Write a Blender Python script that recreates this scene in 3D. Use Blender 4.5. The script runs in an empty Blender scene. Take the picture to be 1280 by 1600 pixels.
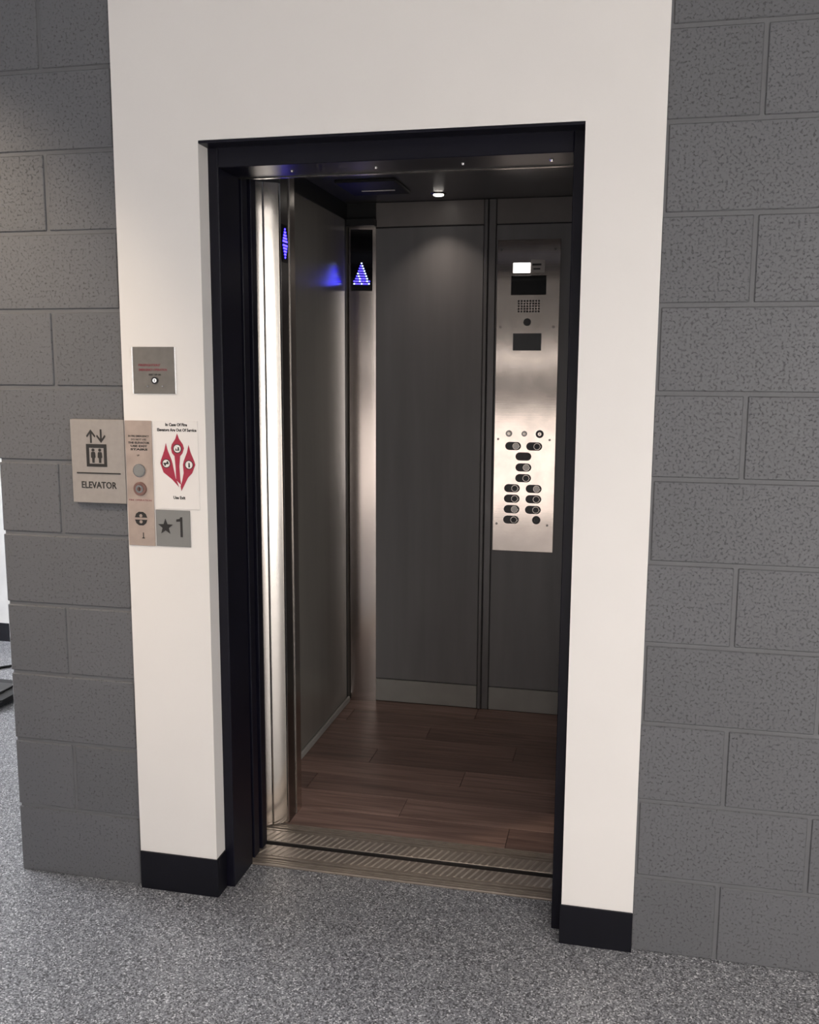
import bpy, bmesh, math, random
from mathutils import Matrix, Vector

random.seed(7)
SC = bpy.context.scene
COL = SC.collection

# ------------------------------------------------------------------ camera
def set_camera():
    yaw, pitch, roll = -0.21838, -0.14803, 0.00521
    cy, sy, cp, sp = math.cos(yaw), math.sin(yaw), math.cos(pitch), math.sin(pitch)
    f = Vector((sy * cp, cy * cp, sp)); rt = Vector((cy, -sy, 0)); up = rt.cross(f)
    cr, sr = math.cos(roll), math.sin(roll)
    r2 = cr * rt + sr * up; u2 = -sr * rt + cr * up
    cam = bpy.data.cameras.new('camera')
    cam.sensor_fit = 'HORIZONTAL'; cam.sensor_width = 36.0
    cam.lens = 1481.75 / 1280 * 36.0
    cam.clip_start = 0.02
    o = bpy.data.objects.new('camera', cam)
    m = Matrix.Identity(4)
    for i in range(3):
        m[i][0] = r2[i]; m[i][1] = u2[i]; m[i][2] = -f[i]
    m.translation = Vector((1.70459, -2.3241, 1.47221))
    o.matrix_world = m
    COL.objects.link(o); SC.camera = o
set_camera()

# ------------------------------------------------------------------ world, exposure
W = bpy.data.worlds.new('world'); SC.world = W; W.use_nodes = True
W.node_tree.nodes['Background'].inputs[0].default_value = (0.75, 0.82, 1.0, 1)
W.node_tree.nodes['Background'].inputs[1].default_value = 0.25
SC.view_settings.view_transform = 'Standard'
SC.view_settings.look = 'None'
SC.view_settings.exposure = -0.12
SC.view_settings.gamma = 1.0
SC.view_settings.use_curve_mapping = False
SC.cycles.use_denoising = True
SC.cycles.max_bounces = 6
SC.cycles.diffuse_bounces = 3
SC.cycles.sample_clamp_indirect = 6.0

# lighting levels (each used in the builder of its lamp, window or added panel)
ADDED_LEFT_GLOW = 0.5            # added glowing window behind the viewer, left part
ADDED_RIGHT_GLOW = 7.6      # the same, right part
ADDED_BAND_GLOW = 1.0           # added bright band between the two, mirrored in the steel
SIDE_WINDOW_GLOW = 45.0      # daylight at the far left
ADDED_LAMPS = [            # added lamps: x, y, watts, colour, cone degrees, aim point (None = straight down), label
    (-0.95, -1.25, 66, (1.0, 0.82, 0.62), 40, (-0.14, 0.0, 1.60), 'added warm tilted ceiling spotlight aimed at the elevator sign'),
    (1.75, -2.10, 13, (1.0, 0.91, 0.85), 140, None, 'added downlight in the hall ceiling facing the elevator doorway'),
    (3.60, -2.10, 20, (1.0, 0.91, 0.85), 140, None, 'added downlight in the hall ceiling right of the elevator doorway'),
    (0.30, -3.10, 7, (1.0, 0.90, 0.82), 140, None, 'added downlight behind the viewer near the left added window'),
    (2.30, -3.10, 16, (1.0, 0.90, 0.82), 140, None, 'added downlight behind the viewer near the grey rear wall'),
]
CAR_LAMP_W = 0.6
CEIL_Z = 2.95

# ------------------------------------------------------------------ materials
def nt(name):
    m = bpy.data.materials.new(name); m.use_nodes = True
    t = m.node_tree; b = t.nodes['Principled BSDF']
    return m, t, b
def lnk(t, a, b): t.links.new(a, b)
def plain(name, col, rough=0.5, metal=0.0, spec=0.5, var=0.06, scale=12.0, bump=0.0, bscale=200.0, coat=0.0, stretch=None):
    m, t, b = nt(name)
    b.inputs['Roughness'].default_value = rough
    b.inputs['Metallic'].default_value = metal
    b.inputs['Specular IOR Level'].default_value = spec
    b.inputs['Coat Weight'].default_value = coat
    tc = t.nodes.new('ShaderNodeTexCoord')
    vec = tc.outputs['Object']
    if stretch:
        mp = t.nodes.new('ShaderNodeMapping'); mp.inputs['Scale'].default_value = stretch
        lnk(t, vec, mp.inputs['Vector']); vec = mp.outputs['Vector']
    n = t.nodes.new('ShaderNodeTexNoise'); n.inputs['Scale'].default_value = scale; n.inputs['Detail'].default_value = 4
    lnk(t, vec, n.inputs['Vector'])
    r = t.nodes.new('ShaderNodeValToRGB')
    r.color_ramp.elements[0].position = 0.3; r.color_ramp.elements[1].position = 0.7
    r.color_ramp.elements[0].color = (*[c * (1 - var) for c in col], 1)
    r.color_ramp.elements[1].color = (*[min(1, c * (1 + var)) for c in col], 1)
    lnk(t, n.outputs['Fac'], r.inputs['Fac']); lnk(t, r.outputs['Color'], b.inputs['Base Color'])
    if bump > 0:
        n2 = t.nodes.new('ShaderNodeTexNoise'); n2.inputs['Scale'].default_value = bscale; n2.inputs['Detail'].default_value = 3
        lnk(t, vec, n2.inputs['Vector'])
        bp = t.nodes.new('ShaderNodeBump'); bp.inputs['Strength'].default_value = bump; bp.inputs['Distance'].default_value = 0.002
        lnk(t, n2.outputs['Fac'], bp.inputs['Height']); lnk(t, bp.outputs['Normal'], b.inputs['Normal'])
    return m
def glow(name, col, strength):
    m, t, b = nt(name)
    b.inputs['Base Color'].default_value = (*[min(1, c) for c in col], 1)
    b.inputs['Emission Color'].default_value = (*col, 1)
    b.inputs['Emission Strength'].default_value = strength
    b.inputs['Roughness'].default_value = 0.4
    return m
def block_mat():
    m, t, b = nt('painted_block')
    g = t.nodes.new('ShaderNodeNewGeometry'); oi = t.nodes.new('ShaderNodeObjectInfo')
    n = t.nodes.new('ShaderNodeTexNoise'); n.inputs['Scale'].default_value = 150; n.inputs['Detail'].default_value = 4; n.inputs['Roughness'].default_value = 0.65
    lnk(t, g.outputs['Position'], n.inputs['Vector'])
    pits = t.nodes.new('ShaderNodeValToRGB')
    pits.color_ramp.elements[0].position = 0.35; pits.color_ramp.elements[0].color = (0, 0, 0, 1)
    pits.color_ramp.elements[1].position = 0.45; pits.color_ramp.elements[1].color = (1, 1, 1, 1)
    lnk(t, n.outputs['Fac'], pits.inputs['Fac'])
    n3 = t.nodes.new('ShaderNodeTexNoise'); n3.inputs['Scale'].default_value = 240; n3.inputs['Detail'].default_value = 2
    lnk(t, g.outputs['Position'], n3.inputs['Vector'])
    n4 = t.nodes.new('ShaderNodeTexNoise'); n4.inputs['Scale'].default_value = 4; n4.inputs['Detail'].default_value = 2
    lnk(t, g.outputs['Position'], n4.inputs['Vector'])
    mul = t.nodes.new('ShaderNodeMath'); mul.operation = 'MULTIPLY_ADD'
    lnk(t, oi.outputs['Random'], mul.inputs[0]); mul.inputs[1].default_value = 0.16; mul.inputs[2].default_value = 0.78
    a1 = t.nodes.new('ShaderNodeMath'); a1.operation = 'MULTIPLY_ADD'
    lnk(t, n3.outputs['Fac'], a1.inputs[0]); a1.inputs[1].default_value = 0.18; lnk(t, mul.outputs[0], a1.inputs[2])
    a2 = t.nodes.new('ShaderNodeMath'); a2.operation = 'MULTIPLY_ADD'
    lnk(t, n4.outputs['Fac'], a2.inputs[0]); a2.inputs[1].default_value = 0.10; lnk(t, a1.outputs[0], a2.inputs[2])
    p2 = t.nodes.new('ShaderNodeMath'); p2.operation = 'MULTIPLY_ADD'
    lnk(t, pits.outputs['Color'], p2.inputs[0]); p2.inputs[1].default_value = 0.5; p2.inputs[2].default_value = 0.5
    a3 = t.nodes.new('ShaderNodeMath'); a3.operation = 'MULTIPLY'
    lnk(t, a2.outputs[0], a3.inputs[0]); lnk(t, p2.outputs[0], a3.inputs[1])
    mx = t.nodes.new('ShaderNodeMix'); mx.data_type = 'RGBA'
    mx.inputs['A'].default_value = (0, 0, 0, 1); mx.inputs['B'].default_value = (0.122, 0.123, 0.131, 1)
    lnk(t, a3.outputs[0], mx.inputs['Factor']); lnk(t, mx.outputs['Result'], b.inputs['Base Color'])
    b.inputs['Roughness'].default_value = 0.55
    bp = t.nodes.new('ShaderNodeBump'); bp.inputs['Strength'].default_value = 0.6; bp.inputs['Distance'].default_value = 0.003
    lnk(t, a3.outputs[0], bp.inputs['Height']); lnk(t, bp.outputs['Normal'], b.inputs['Normal'])
    return m
def speckle_floor():
    m, t, b = nt('speckled_flooring')
    g = t.nodes.new('ShaderNodeNewGeometry')
    v = t.nodes.new('ShaderNodeTexVoronoi'); v.inputs['Scale'].default_value = 300
    lnk(t, g.outputs['Position'], v.inputs['Vector'])
    sp = t.nodes.new('ShaderNodeSeparateColor'); lnk(t, v.outputs['Color'], sp.inputs[0])
    r = t.nodes.new('ShaderNodeValToRGB'); r.color_ramp.interpolation = 'CONSTANT'
    e = r.color_ramp.elements
    e[0].position = 0; e[0].color = (0.068, 0.068, 0.074, 1)
    e[1].position = 0.24; e[1].color = (0.175, 0.177, 0.190, 1)
    for p, c in ((0.50, (0.27, 0.272, 0.286)), (0.78, (0.41, 0.412, 0.425)), (0.93, (0.68, 0.68, 0.69))):
        x = e.new(p); x.color = (*c, 1)
    lnk(t, sp.outputs[0], r.inputs['Fac']); lnk(t, r.outputs['Color'], b.inputs['Base Color'])
    b.inputs['Roughness'].default_value = 0.38
    n = t.nodes.new('ShaderNodeTexNoise'); n.inputs['Scale'].default_value = 90
    lnk(t, g.outputs['Position'], n.inputs['Vector'])
    bp = t.nodes.new('ShaderNodeBump'); bp.inputs['Strength'].default_value = 0.25; bp.inputs['Distance'].default_value = 0.002
    lnk(t, n.outputs['Fac'], bp.inputs['Height']); lnk(t, bp.outputs['Normal'], b.inputs['Normal'])
    return m
def wood_mat():
    m, t, b = nt('dark_walnut_plank')
    g = t.nodes.new('ShaderNodeNewGeometry'); oi = t.nodes.new('ShaderNodeObjectInfo')
    ad = t.nodes.new('ShaderNodeVectorMath'); ad.operation = 'ADD'
    cb = t.nodes.new('ShaderNodeCombineXYZ')
    ml = t.nodes.new('ShaderNodeMath'); ml.operation = 'MULTIPLY'; ml.inputs[1].default_value = 37
    lnk(t, oi.outputs['Random'], ml.inputs[0]); lnk(t, ml.outputs[0], cb.inputs[0]); lnk(t, ml.outputs[0], cb.inputs[2])
    lnk(t, g.outputs['Position'], ad.inputs[0]); lnk(t, cb.outputs[0], ad.inputs[1])
    mp = t.nodes.new('ShaderNodeMapping'); mp.inputs['Scale'].default_value = (1.6, 26, 10)
    lnk(t, ad.outputs[0], mp.inputs['Vector'])
    n = t.nodes.new('ShaderNodeTexNoise'); n.inputs['Scale'].default_value = 1.6; n.inputs['Detail'].default_value = 6; n.inputs['Distortion'].default_value = 1.2
    lnk(t, mp.outputs[0], n.inputs['Vector'])
    r = t.nodes.new('ShaderNodeValToRGB'); e = r.color_ramp.elements
    e[0].position = 0.25; e[0].color = (0.115, 0.068, 0.056, 1)
    e[1].position = 0.72; e[1].color = (0.31, 0.20, 0.165, 1)
    lnk(t, n.outputs['Fac'], r.inputs['Fac'])
    hv = t.nodes.new('ShaderNodeHueSaturation')
    mr = t.nodes.new('ShaderNodeMapRange'); mr.inputs['To Min'].default_value = 0.7; mr.inputs['To Max'].default_value = 1.35
    lnk(t, oi.outputs['Random'], mr.inputs['Value']); lnk(t, mr.outputs[0], hv.inputs['Value'])
    lnk(t, r.outputs['Color'], hv.inputs['Color']); lnk(t, hv.outputs['Color'], b.inputs['Base Color'])
    b.inputs['Roughness'].default_value = 0.42
    return m
def steel(name, col, rough, stretch=(300, 300, 2), bump=0.05, var=0.04, scale=3.0):
    m = plain(name, col, rough, 1.0, var=var, scale=scale, stretch=None)
    t = m.node_tree; b = t.nodes['Principled BSDF']
    tc = t.nodes.new('ShaderNodeTexCoord'); mp = t.nodes.new('ShaderNodeMapping'); mp.inputs['Scale'].default_value = stretch
    lnk(t, tc.outputs['Object'], mp.inputs['Vector'])
    n = t.nodes.new('ShaderNodeTexNoise'); n.inputs['Scale'].default_value = 1.0; n.inputs['Detail'].default_value = 2
    lnk(t, mp.outputs[0], n.inputs['Vector'])
    bp = t.nodes.new('ShaderNodeBump'); bp.inputs['Strength'].default_value = bump; bp.inputs['Distance'].default_value = 0.001
    lnk(t, n.outputs['Fac'], bp.inputs['Height']); lnk(t, bp.outputs['Normal'], b.inputs['Normal'])
    return m

M = {}
M['block'] = block_mat()
M['mortar'] = plain('painted_mortar', (0.126, 0.127, 0.133), 0.6, bump=0.3, bscale=300)
M['drywall'] = plain('white_paint', (0.80, 0.765, 0.735), 0.55, var=0.012, scale=5, bump=0.05, bscale=350)
M['floor'] = speckle_floor()
M['vinyl'] = plain('black_vinyl', (0.0055, 0.0055, 0.009), 0.42, spec=0.25, var=0.1)
M['frame'] = plain('black_frame_paint', (0.0046, 0.0044, 0.0100), 0.36, spec=0.28, var=0.1, scale=6)
M['ceiling'] = plain('ceiling_paint', (0.55, 0.54, 0.52), 0.8)
M['steel'] = steel('satin_steel', (0.66, 0.61, 0.56), 0.20, bump=0.012)
M['steel_plate'] = steel('brushed_steel_plate', (0.71, 0.635, 0.58), 0.12, stretch=(4, 400, 400), bump=0.02, var=0.10, scale=14.0)
M['steel_post'] = steel('brushed_post_steel', (0.50, 0.45, 0.42), 0.17, bump=0.03)
M['steel_dark'] = steel('dark_satin_steel', (0.22, 0.21, 0.20), 0.26)
M['steel_bright'] = steel('polished_steel_edge', (0.85, 0.83, 0.80), 0.16)
M['alu'] = plain('sill_aluminium', (0.40, 0.34, 0.29), 0.38, 0.55, var=0.1, scale=30)
M['alu_light'] = plain('pale_sill_serration', (0.56, 0.49, 0.42), 0.35, 0.55, var=0.1, scale=30)  # paler aluminium for the tread serrations
M['gap_dark'] = plain('sill_gap_dark', (0.03, 0.026, 0.024), 0.6)  # near-black for the pit and the painted shade in the sill gap
M['laminate'] = plain('charcoal_laminate', (0.185, 0.178, 0.180), 0.40, var=0.10, scale=2.5, stretch=(6, 6, 0.5))
M['laminate_left'] = plain('taupe_laminate', (0.175, 0.160, 0.142), 0.20, var=0.06, scale=2.0, stretch=(6, 6, 0.5))
M['kick'] = plain('kick_plate', (0.30, 0.29, 0.27), 0.45, var=0.06)
M['frieze'] = plain('frieze_laminate', (0.20, 0.18, 0.172), 0.42, var=0.06)
M['reveal'] = plain('dark_reveal', (0.012, 0.012, 0.013), 0.5)
M['batten'] = plain('grey_batten', (0.15, 0.145, 0.145), 0.35, 0.3)
M['car_ceiling'] = plain('car_ceiling_panel', (0.085, 0.083, 0.083), 0.30)
M['wood'] = wood_mat()
M['black'] = plain('black_plastic', (0.010, 0.010, 0.011), 0.35)
M['black_gloss'] = plain('black_glass', (0.006, 0.006, 0.007), 0.06)
M['ink'] = plain('black_ink', (0.02, 0.018, 0.017), 0.6)
M['red_ink'] = plain('red_ink', (0.22, 0.03, 0.045), 0.5)
M['flame'] = plain('flame_red_ink', (0.36, 0.02, 0.05), 0.45)
M['pink'] = plain('flame_pink_ink', (0.78, 0.44, 0.46), 0.5)
M['paper'] = plain('white_sign_face', (0.80, 0.76, 0.73), 0.4, var=0.01)
M['sign_grey'] = plain('warm_grey_sign', (0.33, 0.295, 0.270), 0.42, 0.15, var=0.05, scale=60)
M['plate_grey'] = plain('grey_plate', (0.23, 0.225, 0.215), 0.4, 0.2, var=0.05)
M['plate_dark'] = plain('dull_steel_plate', (0.175, 0.160, 0.142), 0.42, 0.25, var=0.1, scale=40)
M['plate_call'] = plain('bronze_steel_plate', (0.42, 0.33, 0.28), 0.42, 0.3, var=0.14, scale=18)
M['brass'] = plain('dull_bronze', (0.22, 0.12, 0.10), 0.35, 0.6)
M['grey_plastic'] = plain('grey_plastic', (0.075, 0.077, 0.08), 0.45)
M['rubber'] = plain('black_rubber', (0.01, 0.01, 0.011), 0.6)
M['lamp_white'] = glow('lamp_lens', (1.0, 0.93, 0.85), 14.0)
M['panel_light'] = glow('panel_light_lens', (1.0, 0.95, 0.92), 3.0)
M['panel_label'] = plain('pale_label', (0.52, 0.48, 0.45), 0.4)
M['blue'] = glow('blue_led', (0.03, 0.02, 1.0), 14.0)
M['blue_white'] = glow('blue_white_led', (0.40, 0.50, 1.0), 5.0)
M['left_panel_glow'] = glow('added_left_window_glow', (1.0, 0.97, 0.95), ADDED_LEFT_GLOW)  # glow of the added left window behind the viewer
M['right_glow'] = glow('added_right_window_glow', (1.0, 0.97, 0.94), ADDED_RIGHT_GLOW)
M['slot_glow'] = glow('reflected_slot', (1.0, 0.93, 0.88), ADDED_BAND_GLOW * 4)
M['band_glow'] = glow('reflected_band', (1.0, 0.92, 0.86), ADDED_BAND_GLOW)  # glow of the added low band, made to be mirrored in steel
M['side_glow'] = glow('side_daylit_glass', (0.90, 0.93, 1.0), SIDE_WINDOW_GLOW)
M['wall_grey'] = plain('hall_grey_paint', (0.12, 0.115, 0.11), 0.6)
M['wall_white'] = plain('hall_white_paint', (0.72, 0.70, 0.67), 0.6)
M['ceil_lens'] = glow('added_lamp_lens', (1.0, 0.9, 0.8), 10.0)
M['mullion'] = plain('window_mullion', (0.03, 0.03, 0.032), 0.4)

# ------------------------------------------------------------------ mesh helpers
def box(bm, x0, x1, y0, y1, z0, z1, bev=0.0, seg=1):
    vs = [bm.verts.new(p) for p in ((x0, y0, z0), (x1, y0, z0), (x1, y1, z0), (x0, y1, z0), (x0, y0, z1), (x1, y0, z1), (x1, y1, z1), (x0, y1, z1))]
    fs = [bm.faces.new([vs[i] for i in q]) for q in ((3, 2, 1, 0), (4, 5, 6, 7), (0, 1, 5, 4), (1, 2, 6, 5), (2, 3, 7, 6), (3, 0, 4, 7))]
    if bev > 0:
        ed = list({e for f in fs for e in f.edges})
        bmesh.ops.bevel(bm, geom=ed, offset=bev, segments=seg, affect='EDGES', profile=0.5)
def prism(bm, pts, y0, y1):
    """outline in (x, z), counter-clockwise seen from -Y, extruded from y0 (front) to y1"""
    a = [bm.verts.new((x, y0, z)) for x, z in pts]; b = [bm.verts.new((x, y1, z)) for x, z in pts]
    bm.faces.new(a); bm.faces.new(b[::-1]); n = len(pts)
    for i in range(n):
        j = (i + 1) % n
        bm.faces.new((a[j], a[i], b[i], b[j]))
def disc(bm, cx, cz, r, y0, y1, n=20, bev=0.0):
    pts = [(cx + r * math.cos(2 * math.pi * i / n), cz + r * math.sin(2 * math.pi * i / n)) for i in range(n)]
    if bev > 0:
        p2 = [(cx + (r - bev) * math.cos(2 * math.pi * i / n), cz + (r - bev) * math.sin(2 * math.pi * i / n)) for i in range(n)]
        a = [bm.verts.new((x, y0, z)) for x, z in p2]; m = [bm.verts.new((x, y0 + bev, z)) for x, z in pts]; b = [bm.verts.new((x, y1, z)) for x, z in pts]
        bm.faces.new(a); bm.faces.new(b[::-1])
        for i in range(n):
            j = (i + 1) % n
            bm.faces.new((a[j], a[i], m[i], m[j])); bm.faces.new((m[j], m[i], b[i], b[j]))
    else:
        prism(bm, pts, y0, y1)
def ring(bm, cx, cz, r0, r1, y0, y1, n=20):
    R = []
    for r, y in ((r0, y0), (r1, y0), (r1, y1), (r0, y1)):
        R.append([bm.verts.new((cx + r * math.cos(2 * math.pi * i / n), y, cz + r * math.sin(2 * math.pi * i / n))) for i in range(n)])
    for k in range(4):
        A, B = R[k], R[(k + 1) % 4]
        for i in range(n):
            j = (i + 1) % n
            bm.faces.new((A[i], A[j], B[j], B[i]))
def extr_x(bm, prof, x0, x1):
    """closed outline in (y, z) extruded along X"""
    a = [bm.verts.new((x0, y, z)) for y, z in prof]; b = [bm.verts.new((x1, y, z)) for y, z in prof]
    bm.faces.new(a); bm.faces.new(b[::-1]); n = len(prof)
    for i in range(n):
        j = (i + 1) % n
        bm.faces.new((a[j], a[i], b[i], b[j]))
def extr_z(bm, prof, z0, z1):
    a = [bm.verts.new((x, y, z0)) for x, y in prof]; b = [bm.verts.new((x, y, z1)) for x, y in prof]
    bm.faces.new(a[::-1]); bm.faces.new(b); n = len(prof)
    for i in range(n):
        j = (i + 1) % n
        bm.faces.new((a[i], a[j], b[j], b[i]))
def pill(cx, cz, w, h, n=8):
    r = h / 2; pts = []
    for s, a0 in ((1, -90), (-1, 90)):
        for i in range(n + 1):
            a = math.radians(a0 + 180 * i / n)
            pts.append((cx + s * (w / 2 - r) + r * math.cos(a), cz + r * math.sin(a)))
    return pts
def finish(name, bm, mat, parent=None, loc=(0, 0, 0), smooth=False):
    bmesh.ops.recalc_face_normals(bm, faces=bm.faces)
    me = bpy.data.meshes.new(name); bm.to_mesh(me); bm.free()
    me.materials.append(M[mat])
    if smooth:
        for p in me.polygons: p.use_smooth = True
    o = bpy.data.objects.new(name, me); o.location = loc; o.parent = parent
    COL.objects.link(o); return o
def mk(name, mat, parent, fn, *a, loc=(0, 0, 0), smooth=False, **k):
    bm = bmesh.new(); fn(bm, *a, **k); return finish(name, bm, mat, parent, loc, smooth)
def thing(name, label, cat, loc=(0, 0, 0), rz=0.0, group=None):
    o = bpy.data.objects.new(name, None); o.empty_display_size = 0.05
    o.location = loc; o.rotation_euler = (0, 0, rz); COL.objects.link(o)
    return tag(o, label, cat, group)
def tag(o, label, cat, group=None):
    o['label'] = label; o['category'] = cat
    if group: o['group'] = group
    return o
def struct(o, label=None):
    o['kind'] = 'structure'
    if label: o['label'] = label
    return o
def text(name, body, h, x, z, y, mat, parent, align='CENTER', bold=0.0, width=None, ext=0.0003):
    cu = bpy.data.curves.new(name, 'FONT'); cu.body = body; cu.size = h * 1.38
    cu.align_x = align; cu.extrude = ext; cu.offset = bold; cu.resolution_u = 2
    t = bpy.data.objects.new('tmp_text', cu); COL.objects.link(t)
    dg = bpy.context.evaluated_depsgraph_get()
    me = bpy.data.meshes.new_from_object(t.evaluated_get(dg))
    bpy.data.objects.remove(t)
    xs = [v.co.x for v in me.vertices]
    s = 1.0
    if width and xs: s = width / (max(xs) - min(xs))
    for v in me.vertices:
        c = v.co; v.co = (c.x * s, -c.z, c.y)
    me.name = name; me.materials.clear(); me.materials.append(M[mat])
    o = bpy.data.objects.new(name, me); o.location = (x, y, z); o.parent = parent
    COL.objects.link(o); return o

# ------------------------------------------------------------------ large structure
H = 0.2032
XL, DL, OL, OR_, DR = 0.016, 0.410, 0.643, 1.600, 1.780      # wall end, drywall, opening
DY, FY = -0.012, 0.045
HEAD = 2.04

# floor with the shaft pit cut out behind the landing sill
def floor_bm(bm):
    box(bm, -5, 6, -4.2, 0.178, -0.06, 0)
    box(bm, -5, 0.10, 0.178, 2.1, -0.06, 0)
struct(mk('floor', 'floor', None, floor_bm), 'grey speckled hall floor')

# front wall: mortar core with every block a child
def core_bm(bm):
    box(bm, XL + 0.005, DL, 0.004, 0.186, 0, CEIL_Z)
    box(bm, DR, 6, 0.004, 0.186, 0, CEIL_Z)
core = struct(mk('wall_front', 'mortar', None, core_bm), 'grey painted concrete block wall around the elevator')
CACHE = {}
def block(x0, x1, k):
    w = round(x1 - x0, 4)
    z0 = (k - 1) * H + (0.005 if k > 1 else 0.0); z1 = min(k * H - 0.005, CEIL_Z)
    h = round(z1 - z0, 4)
    key = (w, h)
    if key not in CACHE:
        bm = bmesh.new(); box(bm, 0, w, 0, 0.19, 0, h, bev=0.0022)
        o = finish('block', bm, 'block', core); CACHE[key] = o.data
    else:
        o = bpy.data.objects.new('block', CACHE[key]); o.parent = core; COL.objects.link(o)
    o.location = (x0, 0.0, z0)
g = 0.005
for k in range(1, 16):
    if (k - 1) * H > CEIL_Z - 0.02: break
    if k % 2 == 0:
        block(XL, 0.2032 - g, k); block(0.2032 + g, DL, k)
        xs = [1.985 + H * (2 * i - 1) for i in range(0, 6)]
    else:
        block(XL, 0.4064 - g, k)
        xs = [1.985 + 2 * H * i for i in range(-1, 6)]
    for a, b in zip(xs[:-1], xs[1:]):
        a2, b2 = max(a + g, DR), b - g
        if b2 - a2 > 0.03: block(a2, b2, k)

# white painted drywall surround of the elevator opening
def surround_bm(bm):
    P = [(DL, 0), (OL, 0), (OL, HEAD), (OR_, HEAD), (OR_, 0), (DR, 0), (DR, CEIL_Z), (DL, CEIL_Z)]
    # face loop kept as three boxes so that returns are square
    box(bm, DL, OL, DY, FY, 0, HEAD, bev=0)
    box(bm, OR_, DR, DY, FY, 0, HEAD, bev=0)
    box(bm, DL, DR, DY, FY, HEAD, CEIL_Z, bev=0)
    bmesh.ops.remove_doubles(bm, verts=bm.verts, dist=1e-5)
struct(mk('wall_surround', 'drywall', None, surround_bm), 'white painted drywall surround of the elevator doorway')
def pier_bm(bm):
    box(bm, DL, 0.60, FY, 0.18, 0, CEIL_Z); box(bm, 1.64, DR, FY, 0.18, 0, CEIL_Z); box(bm, 0.60, 1.64, FY, 0.18, HEAD + 0.03, CEIL_Z)
struct(mk('wall_lining', 'drywall', None, pier_bm))
# black vinyl base on both drywall piers, turning into the opening
def base_l(bm):
    box(bm, DL, OL + 0.004, DY - 0.005, DY, 0, 0.113, bev=0.0012); box(bm, OL, OL + 0.004, DY, FY - 0.001, 0, 0.113)
def base_r(bm):
    box(bm, OR_ - 0.004, DR, DY - 0.005, DY, 0, 0.108, bev=0.0012); box(bm, OR_ - 0.004, OR_, DY, FY - 0.001, 0, 0.108)
struct(mk('baseboard_left', 'vinyl', None, base_l)); struct(mk('baseboard_right', 'vinyl', None, base_r))

# rest of the hall
struct(mk('ceiling', 'ceiling', None, lambda bm: (box(bm, -5, 6, -4.2, 0.0, CEIL_Z, CEIL_Z + 0.1), box(bm, -5, 0.016, 0.0, 2.1, CEIL_Z, CEIL_Z + 0.1))))
struct(mk('wall_far', 'wall_white', None, lambda bm: box(bm, -5, 0.016, 2.1, 2.2, 0, CEIL_Z)), 'white wall beyond the end of the block wall')
struct(mk('baseboard_far', 'vinyl', None, lambda bm: box(bm, -5, 0.016, 2.092, 2.1, 0, 0.10)))
struct(mk('wall_shaft', 'mortar', None, lambda bm: box(bm, XL + 0.004, 0.20, 0.19, 2.1, 0, CEIL_Z)))
struct(mk('wall_right', 'wall_white', None, lambda bm: box(bm, 6, 6.1, -4.2, 0.2, 0, CEIL_Z)))
BY = -4.0
def back_bm(bm):
    box(bm, -5, 6, BY - 0.2, BY, 2.45, CEIL_Z); box(bm, -5, -3.2, BY - 0.2, BY, 0, 2.45); box(bm, -0.3, 3.0, BY - 0.2, BY, 0, 2.45)
    box(bm, 5.6, 6, BY - 0.2, BY, 0, 2.45); box(bm, -3.2, -0.3, BY - 0.2, BY, 0, 0.12); box(bm, 3.0, 5.6, BY - 0.2, BY, 0, 0.12)
wb = struct(mk('wall_back', 'wall_grey', None, back_bm))
struct(mk('reflection_panel_4', 'band_glow', None, lambda bm: box(bm, -0.2, 2.9, BY, BY + 0.02, 0.02, 1.06)))  # added glow panel, out of view, for the bright reflection in the control panel
struct(mk('reflection_panel_5', 'slot_glow', None, lambda bm: box(bm, -0.2, 2.9, BY, BY + 0.02, 1.57, 1.615)))  # added bright strip, out of view, for the thin line mirrored in steel
for name, gm, x0, x1 in (('added_window_1', 'left_panel_glow', -3.2, -0.3), ('added_window_3', 'right_glow', 3.0, 5.6)):  # added windows, out of view, supplying light and steel reflections
    w1 = struct(mk(name, gm, None, lambda bm: box(bm, x0, x1, BY - 0.12, BY - 0.10, 0.12, 2.45)))
    for i in range(4):
        x = x0 + (x1 - x0) * i / 3
        mk('mullion', 'mullion', w1, lambda bm: box(bm, x - 0.03, x + 0.03, BY - 0.10, BY - 0.02, 0.12, 2.45))
def leftwall_bm(bm):
    box(bm, -5.1, -5, -4.2, 0.3, 0, CEIL_Z); box(bm, -5.1, -5, 2.0, 2.2, 0, CEIL_Z); box(bm, -5.1, -5, 0.3, 2.0, 2.4, CEIL_Z); box(bm, -5.1, -5, 0.3, 2.0, 0, 0.3)
struct(mk('wall_left', 'wall_white', None, leftwall_bm))
w2 = struct(mk('window_2', 'side_glow', None, lambda bm: box(bm, -5.08, -5.06, 0.3, 2.0, 0.3, 2.4)))
for i in range(4):
    y = 0.3 + 1.7 * i / 3
    mk('mullion', 'mullion', w2, lambda bm: box(bm, -5.06, -5.0, y - 0.04, y + 0.04, 0.3, 2.4))

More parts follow.
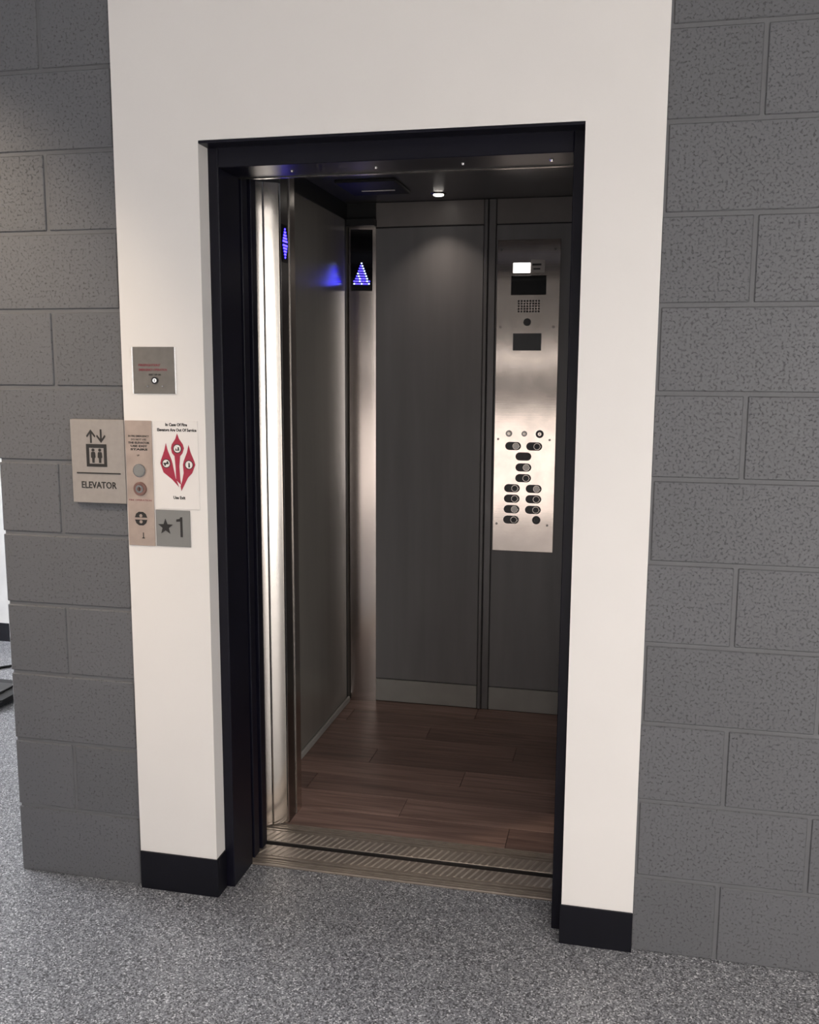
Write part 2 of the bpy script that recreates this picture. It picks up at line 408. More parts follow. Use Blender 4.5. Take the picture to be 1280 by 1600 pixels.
# added hall ceiling lamps, out of view, supplying the hall light
def added_lamp(x, y, watts, col, cone, aim, label):
    t = thing('added_ceiling_light', label, 'light', (x, y, CEIL_Z), group='added hall ceiling lamps')
    def rb(bm):
        n = 24; R = []
        for r, z in ((0.085, -0.001), (0.105, -0.006), (0.105, 0.0), (0.085, 0.0)):
            R.append([bm.verts.new((r * math.cos(2 * math.pi * i / n), r * math.sin(2 * math.pi * i / n), z)) for i in range(n)])
        for k in range(4):
            for i in range(n): bm.faces.new((R[k][i], R[k][(i + 1) % n], R[(k + 1) % 4][(i + 1) % n], R[(k + 1) % 4][i]))
    mk('trim_ring', 'wall_white', t, rb)
    def lb(bm):
        n = 24; bm.faces.new([bm.verts.new((0.084 * math.cos(2 * math.pi * i / n), 0.084 * math.sin(2 * math.pi * i / n), -0.002)) for i in range(n)])
    mk('lens', 'ceil_lens', t, lb)
    li = bpy.data.lights.new('added_ceiling_beam', 'SPOT'); li.energy = watts * 4; li.color = col
    li.spot_size = math.radians(cone); li.spot_blend = 0.55; li.shadow_soft_size = 0.08
    o = bpy.data.objects.new('added_ceiling_beam', li); o.parent = t; o.location = (0, 0, -0.03); COL.objects.link(o)
    if aim: o.rotation_euler = (Vector(aim) - Vector((x, y, CEIL_Z - 0.03))).to_track_quat('-Z', 'Y').to_euler()
    li.spot_blend = 0.9 if aim else 0.6
for c in ADDED_LAMPS:
    added_lamp(*c)

# ------------------------------------------------------------------ elevator entrance
JL, JR, JH = 0.670, 1.572, 1.985
t = thing('elevator_door_frame', 'black painted steel frame of the open elevator doorway', 'door frame', (1.12, FY, 0))
O = Vector((1.12, FY, 0))
def L(p): return (p[0] - O.x, p[1] - O.y, p[2])
def lbox(bm, x0, x1, y0, y1, z0, z1, bev=0): box(bm, x0 - O.x, x1 - O.x, y0 - O.y, y1 - O.y, z0 - O.z, z1 - O.z, bev)
mk('jamb', 'frame', t, lbox, 0.603, JL, FY, 0.183, 0, HEAD + 0.02, bev=0.002)
mk('jamb', 'frame', t, lbox, JR, 1.637, FY, 0.183, 0, HEAD + 0.02, bev=0.002)
mk('head', 'frame', t, lbox, JL, JR, FY, 0.183, JH, HEAD + 0.02, bev=0.002)
mk('sight_guard', 'steel_dark', t, lbox, JL, JR, 0.184, 0.196, JH - 0.003, HEAD, bev=0)
mk('head_liner', 'frame', t, lbox, OL, OR_, DY + 0.001, FY, HEAD - 0.007, HEAD - 0.0005)
for x in (0.845, 1.07, 1.295, 1.515):
    s = mk('screw', 'steel_bright', t, lambda bm: bmesh.ops.create_cone(bm, cap_ends=True, segments=10, radius1=0.0035, radius2=0.005, depth=0.004, matrix=Matrix.Translation((x - O.x, 0.118 - O.y, JH - 0.002))))

# landing door, slid open behind the left jamb
t = thing('sliding_landing_door', 'black landing door panels slid open behind the left door jamb', 'door', (0.45, 0.2, 0.008))
O = Vector((0.45, 0.2, 0.008))
mk('door_panel', 'frame', t, lbox, 0.22, 0.670, 0.200, 0.240, 0.008, JH + 0.03, bev=0.002)
mk('door_panel', 'frame', t, lbox, 0.22, 0.673, 0.258, 0.296, 0.008, JH + 0.03, bev=0.002)

# sills
def sill(name, label, y0, y1, grooves):
    t = thing(name, label, 'door sill', (1.12, (y0 + y1) / 2, 0)); oy = (y0 + y1) / 2
    # profile: narrow ribs and slots on one side, a flat serrated tread on the other
    top = 0.004
    flip = 'car' in name
    segs = [('rib', 0.008), ('slot', 0.0045), ('rib', 0.007), ('slot', 0.0045), ('rib', 0.007), ('groove', 0.009), ('rib', 0.009), ('slot', 0.0045)]
    W_ = y1 - y0; pr2 = [(0.0, top - 0.0008)]; u = 0.0
    for kind, w in segs:
        if kind == 'rib': pr2 += [(u + 0.0008, top), (u + w - 0.0004, top)]
        else:
            d = 0.005 if kind == 'slot' else 0.016
            pr2 += [(u, top - d), (u + w, top - d)]
        u += w
    tread0 = u
    pr2 += [(u + 0.0004, top), (W_ - 0.0008, top), (W_, top - 0.001)]
    pr2 = [(0.0, -0.03)] + pr2 + [(W_, -0.03)]
    prof = [((W_ - a if flip else a) + y0 - oy, b) for a, b in pr2]
    if flip: prof = prof[::-1]
    mk('sill_plate', 'alu', t, extr_x, prof, 0.24 - 1.12, 1.60 - 1.12)
    # slanted anti-slip serrations on the tread
    def ser(bm):
        a, b = (tread0 + 0.004, W_ - 0.004) if not flip else (0.004, W_ - tread0 - 0.004)
        a += y0 - oy; b += y0 - oy
        x = 0.60 - 1.12
        while x < 1.575 - 1.12:
            v = [bm.verts.new(q) for q in ((x, a, top), (x + 0.008, a, top), (x + 0.030, b, top), (x + 0.022, b, top), (x + 0.004, a, top + 0.002), (x + 0.026, b, top + 0.002))]
            bm.faces.new((v[0], v[4], v[5], v[3])); bm.faces.new((v[4], v[1], v[2], v[5])); bm.faces.new((v[0], v[1], v[4])); bm.faces.new((v[3], v[5], v[2]))
            x += 0.021
    s = mk('serration', 'alu_light', t, ser); s['kind'] = 'stuff'
    mk('gap_shade_strip', 'gap_dark', t, lambda bm: box(bm, 0.24 - 1.12, 1.60 - 1.12, y0 - oy - 0.003, y0 - oy - 0.0005, -0.2, 0.002)) if 'car' in name else None  # dark strip painting the gap's shade over the sill front
    mk('gap_shade_strip', 'gap_dark', t, lambda bm: box(bm, 0.24 - 1.12, 1.60 - 1.12, y1 - oy + 0.0005, y1 - oy + 0.002, -0.2, 0.002)) if 'landing' in name else None  # matching dark shade strip on the landing side of the gap
    return t
sill('landing_sill', 'ribbed aluminium landing sill between hall floor and dark gap', 0.181, 0.297, (2,))
sill('car_sill', 'ribbed aluminium car sill in front of the wooden elevator floor', 0.322, 0.440, (5,))
struct(mk('wall_pit', 'gap_dark', None, lambda bm: (box(bm, 0.2, 1.72, 0.19, 0.60, -0.30, -0.25), box(bm, 0.2, 1.72, 0.178, 0.18, -0.25, -0.03))))

# ------------------------------------------------------------------ elevator car
CX0, CX1, CY0, CY1, CZ = 0.555, 1.660, 0.565, 1.650, 2.165
car = thing('elevator_car', 'open elevator car with charcoal panel walls and dark wooden floor', 'elevator', (1.1, 1.05, 0))
O = Vector((1.1, 1.05, 0))
fl = mk('floor_base', 'reveal', car, lbox, 0.50, 1.70, 0.441, 1.70, -0.03, -0.004)
PW = (CY1 - 0.441) / 9
for r in range(9):
    y0 = 0.441 + r * PW; x = 0.50 - (0.37 * r % 0.9)
    while x < 1.70:
        a, b = max(x, 0.50), min(x + 0.9, 1.70)
        if b - a > 0.02:
            p = mk('plank', 'wood', fl, lbox, a + 0.0008, b - 0.0008, y0 + 0.0007, y0 + PW - 0.0007, -0.004, 0.002, bev=0.0006)
        x += 0.9
mk('ceiling_panel', 'car_ceiling', car, lbox, 0.50, 1.70, 0.42, 1.70, CZ, CZ + 0.03)
# back wall
bw = mk('back_wall', 'reveal', car, lbox, 0.50, 1.70, 1.656, 1.70, 0, CZ)
mk('wall_panel', 'laminate', bw, lbox, 0.672, 1.128, CY1, 1.657, 0.108, 2.060, bev=0.001)
mk('wall_panel', 'laminate', bw, lbox, 1.182, 1.655, CY1, 1.657, 0.108, 2.060, bev=0.001)
mk('frieze_panel', 'frieze', bw, lbox, 0.672, 1.128, CY1, 1.657, 2.066, CZ - 0.002, bev=0.001)
mk('frieze_panel', 'frieze', bw, lbox, 1.182, 1.655, CY1, 1.657, 2.066, CZ - 0.002, bev=0.001)
mk('kick_plate', 'kick', bw, lbox, 0.672, 1.128, CY1 - 0.002, 1.657, 0.004, 0.104, bev=0.001)
mk('kick_plate', 'kick', bw, lbox, 1.182, 1.655, CY1 - 0.002, 1.657, 0.004, 0.104, bev=0.001)
mk('batten', 'batten', bw, lbox, 1.131, 1.147, CY1 - 0.008, 1.657, 0.003, CZ - 0.002, bev=0.003)
mk('batten', 'batten', bw, lbox, 1.150, 1.179, CY1 - 0.004, 1.657, 0.003, CZ - 0.002, bev=0.002)
# left wall
lw = mk('left_wall', 'laminate_left', car, lbox, 0.50, CX0, 0.50, 1.64, 0.0, 2.09)
mk('left_frieze', 'reveal', lw, lbox, 0.50, CX0 - 0.01, 0.50, 1.656, 2.091, CZ)
mk('panel_trim', 'kick', lw, lbox, CX0, CX0 + 0.010, 0.565, 1.60, 0.003, 0.030, bev=0.003)
mk('seam_strip', 'reveal', lw, lbox, CX0 - 0.001, CX0 + 0.0015, 1.585, 1.600, 0.0, 2.09)
# right wall and front returns
mk('right_wall', 'laminate', car, lbox, CX1, 1.70, 0.50, 1.70, 0.0, CZ)
fr = mk('front_return', 'steel_dark', car, lbox, 0.50, 0.690, 0.452, 0.565, 0.0, 2.10, bev=0.001)
mk('edge_trim', 'steel', fr, lbox, 0.660, 0.6935, 0.520, 0.5665, 0.0, 2.10, bev=0.001)
fr = mk('front_return', 'steel_dark', car, lbox, 1.600, 1.70, 0.452, 0.565, 0.0, 2.10, bev=0.001)
mk('header', 'steel_dark', car, lbox, 0.50, 1.70, 0.452, 0.565, 2.10, CZ)
# rounded steel corner post
def post_bm(bm):
    n = 10; ang = math.radians(11.5); cx, cy = 0.6175, 1.634; w = 0.113
    pr = []
    for i in range(n + 1):
        s = -w / 2 + w * i / n; bulge = 0.003 * (1 - (2 * i / n - 1) ** 2)
        px = cx + s * math.cos(ang) + bulge * math.sin(ang); py = cy + s * math.sin(ang) - bulge * math.cos(ang)
        pr.append((px - O.x, py - O.y))
    pr += [(0.674 - O.x, 1.656 - O.y), (0.556 - O.x, 1.656 - O.y)]
    extr_z(bm, pr, 0.002, 2.065)
post = mk('corner_post', 'steel_post', car, post_bm)
for p in post.data.polygons: p.use_smooth = abs(p.normal.z) < 0.5
try: post.data.set_sharp_from_angle(angle=math.radians(25))
except Exception: pass
mk('post_cap', 'reveal', car, lbox, 0.556, 0.676, 1.60, 1.656, 2.066, 2.095, bev=0.002)
# dark ceiling hatch with a pale edge strip
h_ = mk('ceiling_hatch', 'reveal', car, lbox, 0.64, 0.87, 1.16, 1.42, CZ - 0.012, CZ, bev=0.003)
mk('hatch_edge', 'paper', h_, lbox, 0.70, 0.83, 1.325, 1.332, CZ - 0.0145, CZ - 0.0115)

# car downlight
t = thing('car_downlight', 'small lit round downlight in the dark elevator ceiling', 'light', (0.966, 1.505, CZ))
def puck(bm, r0, r1, z0, z1, n=20):
    a = [bm.verts.new((r0 * math.cos(2 * math.pi * i / n), r0 * math.sin(2 * math.pi * i / n), z0)) for i in range(n)]
    b = [bm.verts.new((r1 * math.cos(2 * math.pi * i / n), r1 * math.sin(2 * math.pi * i / n), z1)) for i in range(n)]
    bm.faces.new(a[::-1]); bm.faces.new(b)
    for i in range(n): bm.faces.new((a[i], a[(i + 1) % n], b[(i + 1) % n], b[i]))
mk('trim_ring', 'steel_dark', t, puck, 0.030, 0.034, -0.004, 0.0)
mk('lens', 'lamp_white', t, puck, 0.019, 0.021, -0.0075, -0.0041)
li = bpy.data.lights.new('car_downlight_beam', 'AREA'); li.shape = 'DISK'; li.size = 0.04; li.energy = CAR_LAMP_W; li.spread = math.radians(95); li.color = (1.0, 0.86, 0.74)
o = bpy.data.objects.new('car_downlight_beam', li); o.parent = t; o.location = (0, 0, -0.012); COL.objects.link(o)

# car door panels, slid open at the left
t = thing('sliding_elevator_door', 'shiny stainless steel car door panels slid open at the left', 'door', (0.45, 0.41, 0.008))
O = Vector((0.45, 0.41, 0.008))
def nose(bm, back, x0, y0, x1, y1, bulge, zt):
    pr = []
    n = 6; dx, dy = x1 - x0, y1 - y0; ln = math.hypot(dx, dy)
    for i in range(n + 1):
        f = i / n; b = bulge * (1 - (2 * f - 1) ** 2)
        pr.append((x0 + dx * f + b * dy / ln - O.x, y0 + dy * f - b * dx / ln - O.y))
    pr += [(x1 - O.x, back - O.y), (0.22 - O.x, back - O.y), (0.22 - O.x, y0 - O.y)]
    extr_z(bm, pr, 0.0, zt - O.z)
for args in ((0.418, 0.618, 0.4025, 0.647, 0.4145, 0.0010, 2.02), (0.4500, 0.650, 0.4195, 0.688, 0.444, 0.0016, 2.02)):
    o = mk('door_panel', 'steel', t, nose, *args)
    for p in o.data.polygons: p.use_smooth = abs(p.normal.z) < 0.5
    o.data.set_sharp_from_angle(angle=math.radians(15))
mk('edge_strip', 'steel_bright', t, lbox, 0.646, 0.6495, 0.412, 0.4185, 0.010, 2.02, bev=0.001)
mk('edge_strip', 'steel_bright', t, lbox, 0.686, 0.6915, 0.441, 0.4505, 0.010, 2.02, bev=0.0015)

# ------------------------------------------------------------------ car operating panel
t = thing('car_operating_panel', 'tall steel elevator control panel with black pill buttons', 'control panel', (1.315, CY1, 0.715))
O = Vector((1.315, CY1, 0.715))
F = -0.006          # front face of the plate, relative to the wall
mk('face_plate', 'steel_plate', t, lbox, 1.187, 1.443, CY1 - 0.006, CY1, 0.715, 2.000, bev=0.0012)
def cx(x): return x - 1.315
def cz(z): return z - 0.715
lt = mk('emergency_light', 'panel_light', t, lambda bm: box(bm, cx(1.252), cx(1.322), F - 0.003, F, cz(1.868), cz(1.908), 0.001))
lb = mk('label_plate', 'panel_label', t, lambda bm: box(bm, cx(1.324), cx(1.380), F - 0.002, F, cz(1.868), cz(1.920), 0.0006))
mk('label_print', 'ink', lb, lambda bm: (box(bm, cx(1.330), cx(1.366), F - 0.0024, F - 0.002, cz(1.896), cz(1.904)), box(bm, cx(1.334), cx(1.362), F - 0.0024, F - 0.002, cz(1.880), cz(1.886))))
sc = mk('display_screen', 'black_gloss', t, lambda bm: box(bm, cx(1.245), cx(1.388), F - 0.003, F, cz(1.780), cz(1.857), 0.001))
def dots(bm):
    for i in range(8):
        for j in range(5):
            disc(bm, cx(1.278 + i * 0.0117), cz(1.714 + j * 0.0105), 0.0040, F - 0.0006, F + 0.001, n=8)
mk('speaker_grille', 'ink', t, dots)
mk('call_lens', 'black', t, lambda bm: disc(bm, cx(1.314), cz(1.671), 0.0155, F - 0.003, F, 20, 0.001))
wp = mk('certificate_window', 'grey_plastic', t, lambda bm: box(bm, cx(1.257), cx(1.373), F - 0.0025, F, cz(1.556), cz(1.626), 0.001))
for (x, z) in ((1.2034, 1.190), (1.4179, 1.190), (1.2034, 0.8306), (1.4169, 0.8306), (1.2038, 1.6515), (1.4212, 1.6515), (1.2038, 1.96), (1.4212, 1.96)):
    mk('screw', 'steel_dark', t, lambda bm: disc(bm, cx(x), cz(z), 0.0048, F - 0.002, F, 10, 0.0008))
for x, mt, r in ((1.2486, 'steel_dark', 0.0135), (1.3127, 'steel_dark', 0.0115), (1.3764, 'black', 0.0165)):
    k = mk('key_switch', mt, t, lambda bm: disc(bm, cx(x), cz(1.214), r, F - 0.004, F, 18, 0.001))
    mk('key_core', 'steel', k, lambda bm: disc(bm, cx(x), cz(1.214), r * 0.5, F - 0.006, F - 0.004, 14, 0.0006))
    mk('key_slot', 'ink', k, lambda bm: box(bm, cx(x) - 0.001, cx(x) + 0.001, F - 0.0064, F - 0.006, cz(1.214) - 0.004, cz(1.214) + 0.004))
first = None
for i, (x, z) in enumerate(((1.267, 1.162), (1.355, 1.162), (1.311, 1.119), (1.312, 1.073), (1.312, 1.028), (1.266, 0.984), (1.357, 0.984), (1.266, 0.940), (1.357, 0.940), (1.266, 0.895), (1.356, 0.895), (1.2645, 0.850))):
    b = mk('button_plate', 'black', t, lambda bm: prism(bm, pill(0, 0, 0.066, 0.034), -0.003, 0), loc=(cx(x), F, cz(z)))
    if i != 2:
        mk('button', 'grey_plastic' if i % 3 else 'steel_dark', b, lambda bm: disc(bm, 0.012, 0, 0.0125, -0.0065, -0.003, 18, 0.001))
        mk('button_ring', 'steel', b, lambda bm: ring(bm, 0.012, 0, 0.0118, 0.0138, -0.0045, -0.003, 18))
        mk('button_light', 'paper', b, lambda bm: disc(bm, 0.0255, -0.001, 0.0030, -0.0036, -0.003, 8))
    else:
        mk('button', 'black', b, lambda bm: disc(bm, 0.012, 0, 0.0125, -0.0055, -0.003, 18, 0.001))
b = mk('alarm_button', 'black', t, lambda bm: disc(bm, 0, 0, 0.0175, -0.004, 0, 20, 0.001), loc=(cx(1.371), F, cz(0.852)))
mk('button', 'grey_plastic', b, lambda bm: disc(bm, 0, 0, 0.0095, -0.006, -0.004, 16, 0.0006))

# ------------------------------------------------------------------ blue indicators
def led_arrow(bm, w, h, skip=None, rows=9):
    for r in range(rows):
        f = r / (rows - 1)
        n = 1 + int(round((1 - f) * 8)) if r > 1 else 9
        z = -h / 2 + h * f
        for i in range(n):
            x = (i - (n - 1) / 2) * (w / 9)
            if skip and skip(r, i): continue
            disc(bm, x, z, w / 9 * 0.42, -0.0016, 0, n=8)
t = thing('direction_indicator', 'glowing blue dotted up arrow on the corner post of the elevator', 'indicator light', (0.6165, 1.6265, 1.878), rz=math.radians(11.5))
mk('backplate', 'black_gloss', t, lambda bm: box(bm, -0.046, 0.046, -0.004, 0.004, -0.075, 0.175, 0.001))  # tall upper part stands in for a dark reflection on the post
mk('blue_led', 'blue', t, led_arrow, 0.070, 0.084, lambda r, i: (r * 7 + i * 3) % 4 == 0, loc=(0, -0.0042, -0.004))
mk('pale_led', 'blue_white', t, led_arrow, 0.070, 0.084, lambda r, i: (r * 7 + i * 3) % 4 != 0, loc=(0, -0.0042, -0.004))
t = thing('car_lantern', 'narrow blue arrow lantern on the door return at the left', 'indicator light', (0.690, 0.477, 1.85), rz=math.radians(90))
mk('backplate', 'black_gloss', t, lambda bm: box(bm, -0.026, 0.026, -0.003, 0.0, -0.055, 0.055, 0.001))
def two_arrows(bm):
    for s in (1, -1):
        for r in range(5):
            n = 5 - r
            for i in range(n):
                disc(bm, (i - (n - 1) / 2) * 0.0078, s * (0.006 + r * 0.0088), 0.0030, -0.0045, -0.003, n=8)
mk('blue_led', 'blue', t, two_arrows)

# ------------------------------------------------------------------ signs and call plates
# elevator sign on the block wall
t = thing('elevator_sign', 'grey plaque with lift pictogram and the word ELEVATOR', 'sign', (0.330, -0.016, 1.112))
mk('plaque', 'sign_grey', t, lambda bm: box(bm, -0.079, 0.079, 0.0, 0.016, 0, 0.226, 0.0012))
Y = -0.0012
def frame_bm(bm):
    x0, x1, z0, z1, w = -0.033, 0.027, 0.099, 0.160, 0.008
    box(bm, x0, x1, Y, 0, z0, z0 + w); box(bm, x0, x1, Y, 0, z1 - w - 0.002, z1)
    box(bm, x0, x0 + w, Y, 0, z0 + w, z1 - w - 0.002); box(bm, x1 - w, x1, Y, 0, z0 + w, z1 - w - 0.002)
mk('cab_outline', 'ink', t, frame_bm)
def person_bm(bm, x):
    disc(bm, x, 0.144, 0.0042, Y, 0, 12)
    prism(bm, [(x - 0.003, 0.1095), (x + 0.003, 0.1095), (x + 0.0035, 0.122), (x + 0.0065, 0.124), (x + 0.006, 0.136), (x + 0.004, 0.139), (x - 0.004, 0.139), (x - 0.006, 0.136), (x - 0.0065, 0.124), (x - 0.0035, 0.122)], Y, 0)
for x in (-0.013, 0.007): mk('passenger_symbol', 'ink', t, person_bm, x)
def arrow(bm, x, z, s):
    pts = [(-0.0022, -0.018), (0.0022, -0.018), (0.0022, 0.008), (0.0115, -0.003), (0.0135, 0.001), (0.0, 0.018), (-0.0135, 0.001), (-0.0115, -0.003), (-0.0022, 0.008)]
    pts = [(x + p[0], z + s * p[1]) for p in pts]
    if s < 0: pts = pts[::-1]
    prism(bm, pts, Y, 0)
mk('up_arrow', 'ink', t, arrow, -0.018, 0.181, 1); mk('down_arrow', 'ink', t, arrow, 0.012, 0.182, -1)
mk('divider_line', 'ink', t, lambda bm: box(bm, -0.064, 0.066, Y, 0, 0.0795, 0.0830))
text('lettering', 'ELEVATOR', 0.0185, 0.000, 0.0405, -0.0004, 'ink', t, width=0.104, ext=0.0006, bold=0.0003)

# firefighter key switch plate
t = thing('fire_key_switch', 'small square steel plate with red lettering and a key hole', 'switch', (0.503, DY, 1.409))
mk('face_plate', 'plate_dark', t, lambda bm: box(bm, -0.0595, 0.0595, -0.004, 0, 0, 0.121, 0.001))
mk('edge_rim', 'steel_bright', t, lambda bm: box(bm, 0.0595, 0.0625, -0.003, 0, 0.0, 0.121))
mk('edge_rim', 'steel_bright', t, lambda bm: box(bm, -0.0625, -0.0595, -0.003, 0, 0.0, 0.121))
text('lettering', "FIREFIGHTERS'", 0.006, -0.012, 0.071, -0.0042, 'red_ink', t, width=0.062, bold=0.0002)
text('lettering', 'EMERGENCY OPERATION', 0.006, -0.002, 0.059, -0.0042, 'red_ink', t, width=0.080, bold=0.0002)
text('lettering', 'RESET OFF ON', 0.0045, 0.003, 0.047, -0.0042, 'ink', t, width=0.034, bold=0.0002)
k = mk('key_cylinder', 'black', t, lambda bm: ring(bm, 0.003, 0.034, 0.006, 0.0095, -0.007, -0.004, 20))
mk('key_core', 'steel_bright', k, lambda bm: disc(bm, 0.003, 0.034, 0.0062, -0.0075, -0.004, 16, 0.0006))
mk('key_slot', 'ink', k, lambda bm: box(bm, 0.0022, 0.0038, -0.0079, -0.0074, 0.0305, 0.0375))
for x in (-0.018, 0.024): mk('screw', 'steel_dark', t, lambda bm: disc(bm, x, 0.019, 0.0028, -0.0052, -0.004, 10))

# hall call station
t = thing('hall_call_station', 'tall narrow steel call plate with two round buttons', 'call station', (0.4515, DY, 1.000))
mk('face_plate', 'plate_call', t, lambda bm: box(bm, -0.0385, 0.0385, -0.004, 0, 0, 0.337, 0.001))
for i, (s, w) in enumerate((('IN FIRE EMERGENCY', 0.060), ('DO NOT USE', 0.044), ('THE ELEVATOR', 0.062), ('USE EXIT', 0.048), ('STAIRS', 0.050))):
    text('lettering', s, 0.0052, 0.001, 0.2995 - i * 0.0088 - 0.006, -0.0042, 'ink', t, width=w, bold=0.0003 if i > 1 else 0.0001)
text('lettering', 'UP', 0.0045, -0.002, 0.2425, -0.0042, 'ink', t)
b = mk('call_button', 'plate_grey', t, lambda bm: disc(bm, 0, 0, 0.0155, -0.004, 0, 24, 0.0012), loc=(0.0, -0.004, 0.204), smooth=False)
mk('button_ring', 'steel_dark', b, lambda bm: ring(bm, 0, 0, 0.0155, 0.018, -0.002, 0, 24))
b2 = mk('key_switch', 'brass', t, lambda bm: disc(bm, 0, 0, 0.0185, -0.005, 0, 24, 0.0012), loc=(0.001, -0.004, 0.155))
mk('key_core', 'steel_dark', b2, lambda bm: ring(bm, 0, 0, 0.006, 0.011, -0.0065, -0.005, 20))
mk('key_slot', 'ink', b2, lambda bm: box(bm, -0.0012, 0.0012, -0.0062, -0.005, -0.006, 0.006))
text('lettering', 'FIRE OPERATION', 0.0045, 0.000, 0.122, -0.0042, 'red_ink', t, width=0.066)
def helmet(bm, zc, s):
    pts = [(0.018, 0.003), (0.014, 0.013), (0.006, 0.0185), (-0.006, 0.0185), (-0.014, 0.013), (-0.018, 0.003)]
    pts = [(p[0], zc + s * p[1]) for p in pts]
    prism(bm, pts if s > 0 else pts[::-1], -0.0048, -0.004)
h1 = mk('helmet_symbol', 'ink', t, helmet, 0.074, 1)
h2 = mk('helmet_symbol', 'ink', t, helmet, 0.074, -1)
mk('helmet_badge', 'plate_call', h1, lambda bm: disc(bm, 0, 0.082, 0.0045, -0.0054, -0.0048, 12))
mk('helmet_badge', 'plate_call', h2, lambda bm: disc(bm, 0, 0.0655, 0.0045, -0.0054, -0.0048, 12))
mk('pilot_mark', 'ink', t, lambda bm: (box(bm, 0.004, 0.0065, -0.0046, -0.004, 0.020, 0.036), box(bm, 0.0015, 0.009, -0.0046, -0.004, 0.020, 0.0225)))

# fire warning notice
t = thing('fire_notice', 'white notice with three red flames in a v shape', 'sign', (0.561, DY, 1.103))
mk('sign_face', 'paper', t, lambda bm: box(bm, -0.0605, 0.0605, -0.002, 0, 0, 0.235, 0.0005))
text('lettering', 'In Case Of Fire', 0.0078, 0.000, 0.2215, -0.0022, 'ink', t, width=0.062, bold=0.0004)
text('lettering', 'Elevators Are Out Of Service', 0.0078, 0.001, 0.2075, -0.0022, 'ink', t, width=0.112, bold=0.0004)
text('lettering', 'Use Exit', 0.0082, 0.003, 0.0275, -0.0022, 'ink', t, width=0.034, bold=0.0004)
def flame_pts(cx_, zt, zc, wid, tail):
    # tip, right flank down to the tail point, and back up
    return [(cx_, zt), (cx_ + wid * 0.28, zt - (zt - zc) * 0.38), (cx_ + wid * 0.85, zc + wid * 0.45), (cx_ + wid, zc - wid * 0.1)] + tail + [(cx_ - wid, zc - wid * 0.1), (cx_ - wid * 0.85, zc + wid * 0.45), (cx_ - wid * 0.28, zt - (zt - zc) * 0.38)]
def grown(pts, d):
    mx = sum(p[0] for p in pts) / len(pts); mz = sum(p[1] for p in pts) / len(pts)
    n = len(pts); out = []
    for i in range(n):
        a, b, c = pts[i - 1], pts[i], pts[(i + 1) % n]
        n1 = Vector((b[1] - a[1], a[0] - b[0])).normalized(); n2 = Vector((c[1] - b[1], b[0] - c[0])).normalized()
        v = (n1 + n2)
        if v.length < 0.3: v = n1
        v.normalize(); out.append((b[0] - v.x * d, b[1] - v.y * d))
    return out
FL = [
    flame_pts(0.002, 0.202, 0.165, 0.0185, [(0.016, 0.150), (0.009, 0.142), (0.006, 0.115), (0.0075, 0.080), (0.0095, 0.066), (-0.004, 0.078), (-0.005, 0.115), (-0.007, 0.142), (-0.014, 0.150)]),
    flame_pts(-0.031, 0.176, 0.124, 0.0175, [(-0.010, 0.104), (-0.006, 0.084), (0.0035, 0.060), (-0.016, 0.080), (-0.040, 0.098)]),
    flame_pts(0.034, 0.172, 0.122, 0.0175, [(0.042, 0.098), (0.030, 0.086), (0.010, 0.050), (0.008, 0.062), (0.0135, 0.078), (0.018, 0.098)]),
]
def halo(bm):
    for i, p in enumerate(FL):
        gp = grown(p, -0.0035)
        f = bm.faces.new([bm.verts.new((x, -0.0021 - 0.00005 * i, z)) for x, z in gp])
for i, p in enumerate(FL):
    fo = mk('flame', 'flame', t, lambda bm: prism(bm, p, -0.0028 - 0.0001 * i, -0.002))
    gp = grown(p, -0.003)
    mk('flame_halo', 'pink', fo, lambda bm: prism(bm, gp, -0.0022 - 0.00004 * i, -0.002))
    c0 = ((0.002, 0.162), (-0.031, 0.122), (0.034, 0.120))[i]
    pc = mk('symbol_disc', 'paper', fo, lambda bm: disc(bm, c0[0], c0[1], 0.0118, -0.0034, -0.0029, 20))
    def marks(bm, c0=c0, i=i):
        if i == 0:
            box(bm, c0[0] - 0.006, c0[0] + 0.006, -0.0037, -0.0034, c0[1] - 0.005, c0[1] - 0.0025); box(bm, c0[0] + 0.001, c0[0] + 0.005, -0.0037, -0.0034, c0[1] - 0.0025, c0[1] + 0.004); box(bm, c0[0] - 0.005, c0[0] - 0.003, -0.0037, -0.0034, c0[1] - 0.0025, c0[1] + 0.001)
        elif i == 1:
            box(bm, c0[0] - 0.008, c0[0] + 0.007, -0.0037, -0.0034, c0[1] - 0.002, c0[1] + 0.002); box(bm, c0[0] - 0.006, c0[0] - 0.001, -0.0037, -0.0034, c0[1] - 0.006, c0[1] - 0.002); box(bm, c0[0] + 0.001, c0[0] + 0.006, -0.0037, -0.0034, c0[1] + 0.002, c0[1] + 0.006)
        else:
            prism(bm, [(c0[0] - 0.002, c0[1] - 0.007), (c0[0] + 0.003, c0[1] - 0.007), (c0[0] + 0.002, c0[1] + 0.005), (c0[0] - 0.001, c0[1] + 0.006)], -0.0037, -0.0034)
        ring(bm, c0[0], c0[1], 0.0102, 0.0122, -0.0037, -0.0033, 20)
    mk('symbol_print', 'ink', fo, marks)

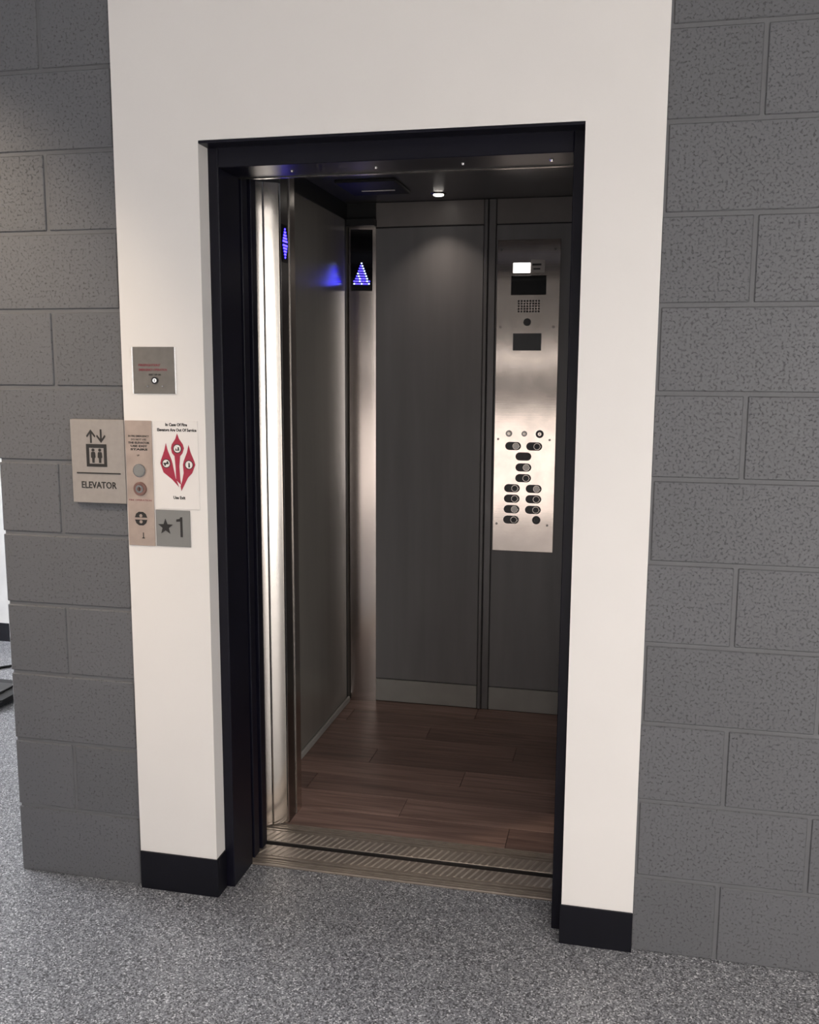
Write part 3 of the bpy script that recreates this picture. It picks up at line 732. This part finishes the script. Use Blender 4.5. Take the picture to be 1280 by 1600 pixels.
# floor number plate
t = thing('floor_number_plate', 'square grey plate with a raised star and numeral 1', 'sign', (0.5435, DY, 1.001))
mk('plate', 'plate_grey', t, lambda bm: box(bm, -0.0495, 0.0495, -0.003, 0, 0, 0.099, 0.0006))
def star(bm, x, z, r):
    pts = []
    for i in range(10):
        a = math.radians(90 + 36 * i); q = r if i % 2 == 0 else r * 0.42
        pts.append((x + q * math.cos(a), z + q * math.sin(a)))
    prism(bm, pts, -0.0042, -0.003)
mk('star', 'ink', t, star, -0.0215, 0.053, 0.022)
mk('numeral_one', 'ink', t, lambda bm: prism(bm, [(0.0215, 0.027), (0.0275, 0.027), (0.0275, 0.081), (0.0225, 0.081), (0.020, 0.0765), (0.0105, 0.0745), (0.0105, 0.068), (0.0215, 0.0695)], -0.0042, -0.003))

# ------------------------------------------------------------------ things past the end of the block wall
t = thing('floor_equipment_base', 'low black rounded base on the floor past the wall end', 'equipment', (-1.085, 1.28, 0))
def base_bm(bm):
    n = 8; pts = []
    for (cx_, cy_, a0) in ((0.14, 0.10, 0), (-0.14, 0.10, 90), (-0.14, -0.10, 180), (0.14, -0.10, 270)):
        for i in range(n + 1):
            a = math.radians(a0 + 90 * i / n); pts.append((cx_ + 0.05 * math.cos(a), cy_ + 0.05 * math.sin(a)))
    extr_z(bm, pts, 0.010, 0.036)
    bmesh.ops.bevel(bm, geom=[e for e in bm.edges if all(v.co.z > 0.033 for v in e.verts)], offset=0.009, segments=3, affect='EDGES')
mk('body', 'rubber', t, base_bm)
mk('top_plate', 'black', t, lambda bm: box(bm, -0.13, 0.13, -0.09, 0.09, 0.036, 0.044, 0.003))
for sx in (-0.12, 0.12):
    for sy in (-0.09, 0.09):
        mk('foot', 'rubber', t, lambda bm: puck(bm, 0.02, 0.022, 0.0, 0.010, 12), loc=(sx, sy, 0))
def cord_bm(bm):
    pts = [Vector((-1.9, 1.30, 0.006)), Vector((-1.6, 1.42, 0.006)), Vector((-1.35, 1.56, 0.006)), Vector((-1.22, 1.70, 0.006)), Vector((-1.05, 1.85, 0.006)), Vector((-0.8, 1.95, 0.006))]
    fine = []
    for i in range(len(pts) - 1):
        p0 = pts[max(i - 1, 0)]; p1 = pts[i]; p2 = pts[i + 1]; p3 = pts[min(i + 2, len(pts) - 1)]
        for j in range(5):
            u = j / 5
            fine.append(0.5 * ((2 * p1) + (p2 - p0) * u + (2 * p0 - 5 * p1 + 4 * p2 - p3) * u * u + (3 * p1 - p0 - 3 * p2 + p3) * u ** 3))
    fine.append(pts[-1]); rings = []
    for i, p in enumerate(fine):
        d = (fine[min(i + 1, len(fine) - 1)] - fine[max(i - 1, 0)]).normalized(); s = d.cross(Vector((0, 0, 1))).normalized(); u = s.cross(d)
        rings.append([bm.verts.new(p + 0.006 * (math.cos(2 * math.pi * k / 6) * s + math.sin(2 * math.pi * k / 6) * u)) for k in range(6)])
    for a, b in zip(rings[:-1], rings[1:]):
        for k in range(6): bm.faces.new((a[k], a[(k + 1) % 6], b[(k + 1) % 6], b[k]))
tag(mk('power_cord', 'rubber', None, cord_bm), 'thin black cord lying on the floor by the far white wall', 'cord')
